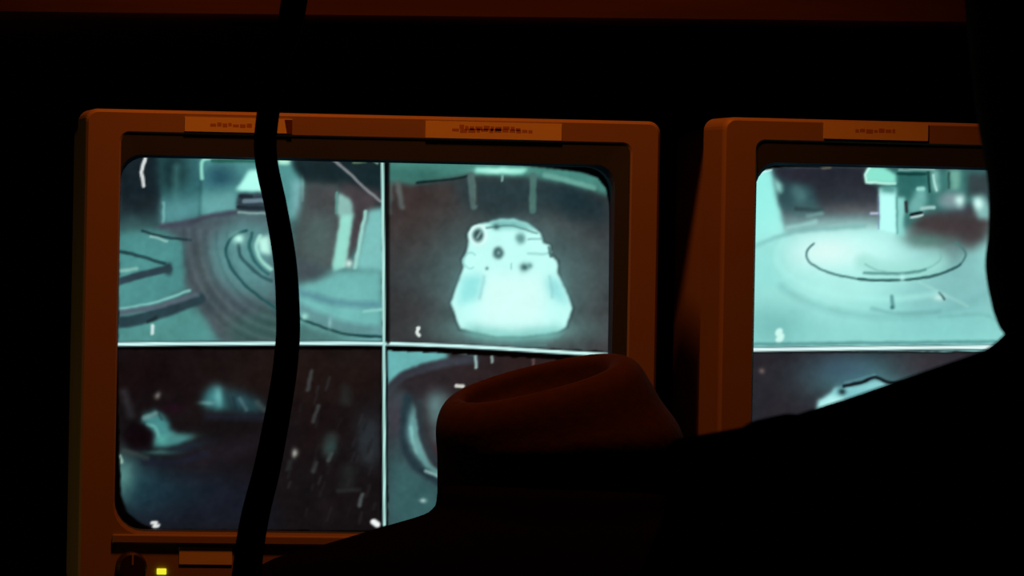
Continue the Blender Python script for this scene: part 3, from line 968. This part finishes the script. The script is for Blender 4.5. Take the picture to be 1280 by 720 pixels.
# ------------------------------------------------------------------ hanging cable
bm = bmesh.new()
cable_pts = [(-0.262, -0.772, 2.498), (-0.268, -0.769, 2.1), (-0.275, -0.766, 1.80), (-0.2876, -0.7616, 1.6424), (-0.2965, -0.760, 1.606), (-0.3036, -0.7588, 1.5662), (-0.3048, -0.7587, 1.5364), (-0.2973, -0.7599, 1.5013),
             (-0.2905, -0.7612, 1.4634), (-0.2879, -0.7616, 1.4255), (-0.2884, -0.7615, 1.4039), (-0.2913, -0.761, 1.3767), (-0.2995, -0.7595, 1.3278),
             (-0.3079, -0.758, 1.2897), (-0.3126, -0.7572, 1.2516), (-0.322, -0.757, 1.15), (-0.335, -0.75, 0.8), (-0.35, -0.74, 0.4), (-0.37, -0.73, 0.08), (-0.43, -0.72, 0.012), (-0.7, -0.66, 0.009), (-1.0, -0.5, 0.009)]
cr = [0.0085] * 3 + [0.0090, 0.0083, 0.0078, 0.0078, 0.0078, 0.0080, 0.0083, 0.0084, 0.0086, 0.0092, 0.0098, 0.0100] + [0.0088] * 7
add_tube(bm, cable_pts, cr, 16, 8)
cab = link_mesh('hanging_cable', bm, M['cable'], None, True)
tag(cab, 'thick black cable hanging down in front of the left monitor', 'cable')


# ------------------------------------------------------------------ people
def add_head(bm, cx, cy, cz, w=0.076, d=0.098, h=0.118, turn=0.0):
    # continuous head, face towards +y (then turned): brow, sockets, nose, lips, chin, ears
    t = bmesh.new()
    bmesh.ops.create_uvsphere(t, u_segments=64, v_segments=48, radius=1.0)
    for v in t.verts:
        x, y, z = v.co
        jaw = 1.0 - 0.22 * max(0, -z - 0.1)
        p = Vector((x * w * jaw, y * d, z * h))
        if z < -0.2 and y < 0:
            p.y *= 1 - 0.45 * min(1, (-z - 0.2) / 0.6)
        if y > 0.1:
            f = min(1, y * 1.4)
            g = lambda ux, uz, sx, sz: math.exp(-((p.x - ux) / sx) ** 2 - ((p.z - uz) / sz) ** 2)
            p.y += f * (0.024 * g(0, -0.030, 0.011, 0.016) + 0.012 * g(0, -0.008, 0.008, 0.02)
                        - 0.009 * (g(0.031, 0.004, 0.014, 0.011) + g(-0.031, 0.004, 0.014, 0.011))
                        + 0.006 * (g(0, -0.058, 0.022, 0.006) + g(0, -0.070, 0.018, 0.006)) - 0.004 * g(0, -0.064, 0.024, 0.003)
                        + 0.010 * g(0, -0.098, 0.022, 0.014) + 0.005 * (g(0.03, 0.024, 0.02, 0.008) + g(-0.03, 0.024, 0.02, 0.008)))
        v.co = p
    for s in (-1, 1):
        r = bmesh.ops.create_uvsphere(t, u_segments=16, v_segments=12, radius=1.0)
        for v in r['verts']:
            v.co = Vector((s * (w + 0.003) + v.co.x * 0.008, -0.008 + v.co.y * 0.018 + s * 0, -0.012 + v.co.z * 0.031))
    rot = Matrix.Rotation(turn, 4, 'Z')
    for v in t.verts:
        v.co = rot @ v.co + Vector((cx, cy, cz))
    tmp = bpy.data.meshes.new('tmp')
    t.to_mesh(tmp)
    t.free()
    bm.from_mesh(tmp)
    bpy.data.meshes.remove(tmp)


def add_hand(bm, wrist, fwd, down, side, curl):
    # palm, four unequal bent fingers and a thumb; fwd = along the hand, down = palm side, side = towards the thumb
    w, f, dn, sd = Vector(wrist), Vector(fwd).normalized(), Vector(down).normalized(), Vector(side).normalized()
    for k in (-1.5, -0.5, 0.5, 1.5):
        add_tube(bm, [w + sd * 0.012 * k * 0.7, w + f * 0.045 + sd * 0.0165 * k, w + f * 0.088 + sd * 0.0195 * k], [0.017, 0.0150, 0.0115], 12, 3)
    for k, L in ((1.5, 0.072), (0.5, 0.080), (-0.5, 0.074), (-1.5, 0.058)):
        p = w + f * 0.088 + sd * 0.0200 * k
        pts, ang = [p], 0.0
        for q, s in enumerate((0.45, 0.30, 0.25)):
            ang += curl * (0.5, 1.0, 0.8)[q]
            p = p + (f * math.cos(ang) + dn * math.sin(ang) + sd * 0.05 * k) * L * s
            pts.append(p)
        add_tube(bm, pts, [0.0095, 0.0088, 0.0082, 0.0070], 12, 4)
    p0 = w + f * 0.028 + sd * 0.022
    add_tube(bm, [p0, p0 + f * 0.028 + sd * 0.026 + dn * 0.008, p0 + f * 0.058 + sd * 0.034 + dn * 0.014, p0 + f * 0.078 + sd * 0.032 + dn * 0.018], [0.0145, 0.0125, 0.0105, 0.0085], 12, 4)


def add_shoe(bm, x, y, z=0.0):
    add_loft(bm, resample([(x, y + 0.06, z + 0.003, 0.044, 0.130), (x, y + 0.06, z + 0.012, 0.047, 0.134), (x, y + 0.058, z + 0.035, 0.046, 0.130), (x, y + 0.035, z + 0.065, 0.042, 0.098), (x, y - 0.01, z + 0.10, 0.040, 0.056), (x, y - 0.012, z + 0.125, 0.041, 0.052)], 3))


# standing person on the right, seen from behind, close to the viewer
p1 = empty('person', (-0.0624, -2.1215, 0), -CAM_YAW)
tag(p1, 'dark-haired standing person in black at the right edge, hiding part of the right monitor', 'person')
sh1 = {s: [(s * 0.175, -0.005, 1.350), (s * 0.215, -0.015, 1.22), (s * 0.245, -0.02, 1.06), (s * 0.255, 0.02, 0.93), (s * 0.255, 0.045, 0.82)] for s in (-1, 1)}
hip1 = {s: [(s * 0.088, 0.0, 0.92), (s * 0.095, 0.005, 0.70), (s * 0.098, 0.01, 0.50), (s * 0.10, -0.005, 0.30), (s * 0.10, -0.015, 0.09)] for s in (-1, 1)}
bm = bmesh.new()
add_head(bm, 0, 0.02, 1.580, 0.077, 0.098, 0.122)
add_tube(bm, [(0, -0.02, 1.36), (0, -0.01, 1.44), (0, 0.005, 1.53)], [0.062, 0.056, 0.054], 20)
add_loft(bm, resample([(0, 0, 0.86, 0.13, 0.09), (0, 0, 0.98, 0.15, 0.10), (0, 0, 1.10, 0.13, 0.09), (0, 0, 1.25, 0.15, 0.10), (0, -0.01, 1.35, 0.13, 0.08), (0, -0.01, 1.39, 0.06, 0.05)]))
for s in (-1, 1):
    add_tube(bm, sh1[s], [0.045, 0.042, 0.036, 0.032, 0.026], 16)
    w = Vector(sh1[s][-1])
    add_hand(bm, w + Vector((0, 0, -0.012)), (0, 0.18, -1), (-s, 0.05, 0), (0, 1, 0.1), 0.45)
    add_tube(bm, hip1[s], [0.075, 0.065, 0.048, 0.044, 0.034], 16)
    add_tube(bm, [(s * 0.10, -0.015, 0.07), (s * 0.10, 0.05, 0.045), (s * 0.10, 0.12, 0.03)], [0.033, 0.03, 0.024], 12)
tag(fused('body', bm, M['skin'], p1, 0.005), 'skin of head and hands')
bm = bmesh.new()
rings = [(0, 0, 0.90, 0.185, 0.125), (0, 0, 1.00, 0.180, 0.122), (0, 0, 1.12, 0.172, 0.118), (0, 0, 1.25, 0.195, 0.125), (0, -0.008, 1.32, 0.222, 0.118), (0, -0.012, 1.350, 0.234, 0.108),
         (0, -0.012, 1.3700, 0.238, 0.098), (0, -0.012, 1.3805, 0.232, 0.094), (0, -0.012, 1.3900, 0.184, 0.092), (0, -0.012, 1.4030, 0.146, 0.086), (0, -0.01, 1.4170, 0.108, 0.078), (0, -0.01, 1.4255, 0.084, 0.072), (0, -0.01, 1.436, 0.074, 0.066)]
add_loft(bm, rings)
for s in (-1, 1):
    add_tube(bm, [(s * 0.178, -0.010, 1.320), (s * 0.198, -0.013, 1.27)] + sh1[s][1:4] + [(s * 0.255, 0.043, 0.835)], [0.062, 0.062, 0.058, 0.052, 0.047, 0.042], 20)
fused('jacket', bm, M['jacket'], p1, 0.005, 1)
bm = bmesh.new()
add_loft(bm, resample([(0, 0, 0.84, 0.165, 0.112), (0, 0, 0.93, 0.172, 0.115), (0, 0, 1.0, 0.16, 0.108)]))
for s in (-1, 1):
    add_tube(bm, hip1[s], [0.096, 0.092, 0.074, 0.068, 0.062], 18)
fused('trousers', bm, M['trouser'], p1, 0.008)
for s in (-1, 1):
    bm = bmesh.new()
    add_shoe(bm, s * 0.10, -0.015)
    fused('shoe', bm, M['leather'], p1, 0.005)
bm = bmesh.new()
hr = [(0, -0.01, 1.722, 0.012, 0.012), (0, -0.01, 1.715, 0.045, 0.05), (0, -0.012, 1.695, 0.070, 0.082), (0, -0.014, 1.66, 0.088, 0.100), (0, -0.016, 1.62, 0.0995, 0.106), (0, -0.020, 1.588, 0.0988, 0.102),
      (0, -0.026, 1.555, 0.0955, 0.092), (0, -0.030, 1.5326, 0.0930, 0.086), (0, -0.032, 1.5027, 0.0875, 0.078), (0, -0.034, 1.480, 0.0872, 0.074), (0, -0.034, 1.4653, 0.0885, 0.072), (0, -0.034, 1.450, 0.0860, 0.070), (0, -0.034, 1.436, 0.0815, 0.066), (0, -0.032, 1.428, 0.074, 0.06)]
add_loft(bm, resample(hr, 3), 48)
hair = fused('hair', bm, M['hair'], p1, 0.004, 1)

# person leaning on the desk in front of the left monitor, flat-topped cap
p2 = empty('person', (-0.034 - 0.5 * Fw.x, -0.400 - 0.5 * Fw.y, 0), -CAM_YAW)
tag(p2, 'dark hunched person in a creased flat-topped cap in front of the left monitor', 'person')
Y0 = 0.5
arm2 = {s: [(s * 0.170, Y0 - 0.085, 1.195), (s * 0.255, Y0 - 0.05, 1.06), (s * 0.265, Y0 + 0.00, 0.95), (s * 0.215, Y0 + 0.09, 0.925), (s * 0.165, Y0 + 0.165, 0.905)] for s in (-1, 1)}
hip2 = {s: [(s * 0.088, Y0 - 0.44, 0.90), (s * 0.095, Y0 - 0.40, 0.68), (s * 0.10, Y0 - 0.40, 0.48), (s * 0.105, Y0 - 0.45, 0.28), (s * 0.105, Y0 - 0.49, 0.09)] for s in (-1, 1)}
bm = bmesh.new()
add_head(bm, 0.002, Y0 + 0.0, 1.224, 0.077, 0.096, 0.112, -0.5)
add_tube(bm, [(0, Y0 - 0.11, 1.16), (0, Y0 - 0.07, 1.21), (0, Y0 - 0.03, 1.26)], [0.065, 0.058, 0.055], 20)
add_loft(bm, resample([(0, Y0 - 0.45, 0.84, 0.12, 0.09), (0, Y0 - 0.43, 0.93, 0.15, 0.10), (0, Y0 - 0.30, 1.05, 0.13, 0.09), (0, Y0 - 0.17, 1.15, 0.15, 0.09), (0, Y0 - 0.11, 1.205, 0.13, 0.07), (0, Y0 - 0.09, 1.225, 0.06, 0.05)]))
for s in (-1, 1):
    add_tube(bm, arm2[s], [0.045, 0.042, 0.036, 0.032, 0.026], 16)
    w = Vector(arm2[s][-1])
    add_hand(bm, w + Vector((-s * 0.008, 0.012, -0.012)), (-s * 0.35, 1, -0.12), (0, 0.1, -1), (-s, -0.3, 0), 0.22)
    add_tube(bm, hip2[s], [0.075, 0.065, 0.048, 0.044, 0.034], 16)
    add_tube(bm, [(s * 0.105, Y0 - 0.49, 0.07), (s * 0.105, Y0 - 0.43, 0.045), (s * 0.105, Y0 - 0.36, 0.03)], [0.033, 0.03, 0.024], 12)
tag(fused('body', bm, M['skin'], p2, 0.005), 'skin of head and hands')
bm = bmesh.new()
rings = [(0, Y0 - 0.45, 0.84, 0.170, 0.120), (0, Y0 - 0.43, 0.93, 0.180, 0.130), (0, Y0 - 0.30, 1.05, 0.175, 0.130), (0, Y0 - 0.17, 1.15, 0.200, 0.120), (0, Y0 - 0.11, 1.205, 0.212, 0.105),
         (0, Y0 - 0.09, 1.2360, 0.232, 0.095), (0, Y0 - 0.085, 1.2500, 0.206, 0.090), (0, Y0 - 0.08, 1.2610, 0.168, 0.085), (0, Y0 - 0.07, 1.2735, 0.128, 0.08), (0, Y0 - 0.06, 1.2805, 0.104, 0.078), (0, Y0 - 0.05, 1.2860, 0.0885, 0.085), (0, Y0 - 0.04, 1.300, 0.089, 0.085), (0, Y0 - 0.03, 1.306, 0.08, 0.08)]
add_loft(bm, rings)
for s in (-1, 1):
    add_tube(bm, [(s * 0.170, Y0 - 0.09, 1.185)] + arm2[s][1:4] + [(s * 0.172, Y0 + 0.152, 0.910)], [0.052, 0.056, 0.050, 0.045, 0.038], 20)
fused('sweater', bm, M['sweater'], p2, 0.005, 1)
bm = bmesh.new()
add_loft(bm, resample([(0, Y0 - 0.44, 0.82, 0.165, 0.115), (0, Y0 - 0.43, 0.90, 0.172, 0.12), (0, Y0 - 0.40, 0.97, 0.16, 0.11)]))
for s in (-1, 1):
    add_tube(bm, hip2[s], [0.096, 0.092, 0.074, 0.068, 0.062], 18)
fused('trousers', bm, M['trouser'], p2, 0.008)
for s in (-1, 1):
    bm = bmesh.new()
    add_shoe(bm, s * 0.105, Y0 - 0.49)
    fused('shoe', bm, M['leather'], p2, 0.005)
# cap: band, side wall rising to a tilted flat top with a rolled seam
T = (0.255, 0.115)
bm = bmesh.new()
crown = [(0.004, Y0, 1.288, 0.0925, 0.108, 0.0, 0.0), (0.004, Y0, 1.318, 0.0930, 0.110, 0.02, 0.02), (0.001, Y0, 1.338, 0.0905, 0.110, 0.10, 0.05), (-0.007, Y0, 1.353, 0.0835, 0.105, 0.18, 0.08),
         (-0.0120, Y0, 1.3660, 0.0785, 0.101, 0.235, 0.105), (-0.0145, Y0, 1.3755, 0.0738, 0.096, *T), (-0.016, Y0, 1.3815, 0.0670, 0.088, *T), (-0.016, Y0 + 0.002, 1.3835, 0.0590, 0.079, *T),
         (-0.016, Y0 + 0.004, 1.3795, 0.0530, 0.071, *T), (-0.015, Y0 + 0.005, 1.3680, 0.0490, 0.066, *T), (-0.013, Y0 + 0.006, 1.3600, 0.0400, 0.055, 0.2, 0.1), (-0.012, Y0 + 0.006, 1.3585, 0.0150, 0.020, 0.2, 0.1), (-0.012, Y0 + 0.006, 1.3585, 0.0040, 0.005, 0.2, 0.1)]
add_loft(bm, resample(crown, 4), 64)
cap = tag(fused('cap', bm, M['cap'], p2, 0.003, 2), 'dark soft cap with a creased top, its rim catching dull red light')
bm = bmesh.new()                       # curved peak over the forehead
rot = Matrix.Rotation(-0.5, 4, 'Z')
loops = []
for k in range(17):
    a = math.radians(35 + 110 * k / 16)
    c_, s_ = math.cos(a), math.sin(a)
    lp = []
    for rr, dz in ((0.0, 0.0), (0.5, -0.006), (1.0, -0.016), (1.0, -0.019), (0.5, -0.010), (0.0, -0.004)):
        ext = 0.065 * rr * math.sin(math.pi * (k + 1.2) / 18.4)
        lp.append(rot @ Vector((0.088 * c_ + ext * c_ * 0.4, 0.104 * s_ + ext, 0.004 - 0.012 * abs(c_) + dz)) + Vector((0.004, Y0, 1.300)))
    loops.append(lp)
bridge(bm, loops)
link_mesh('peak', bm, M['cap'], cap, True)
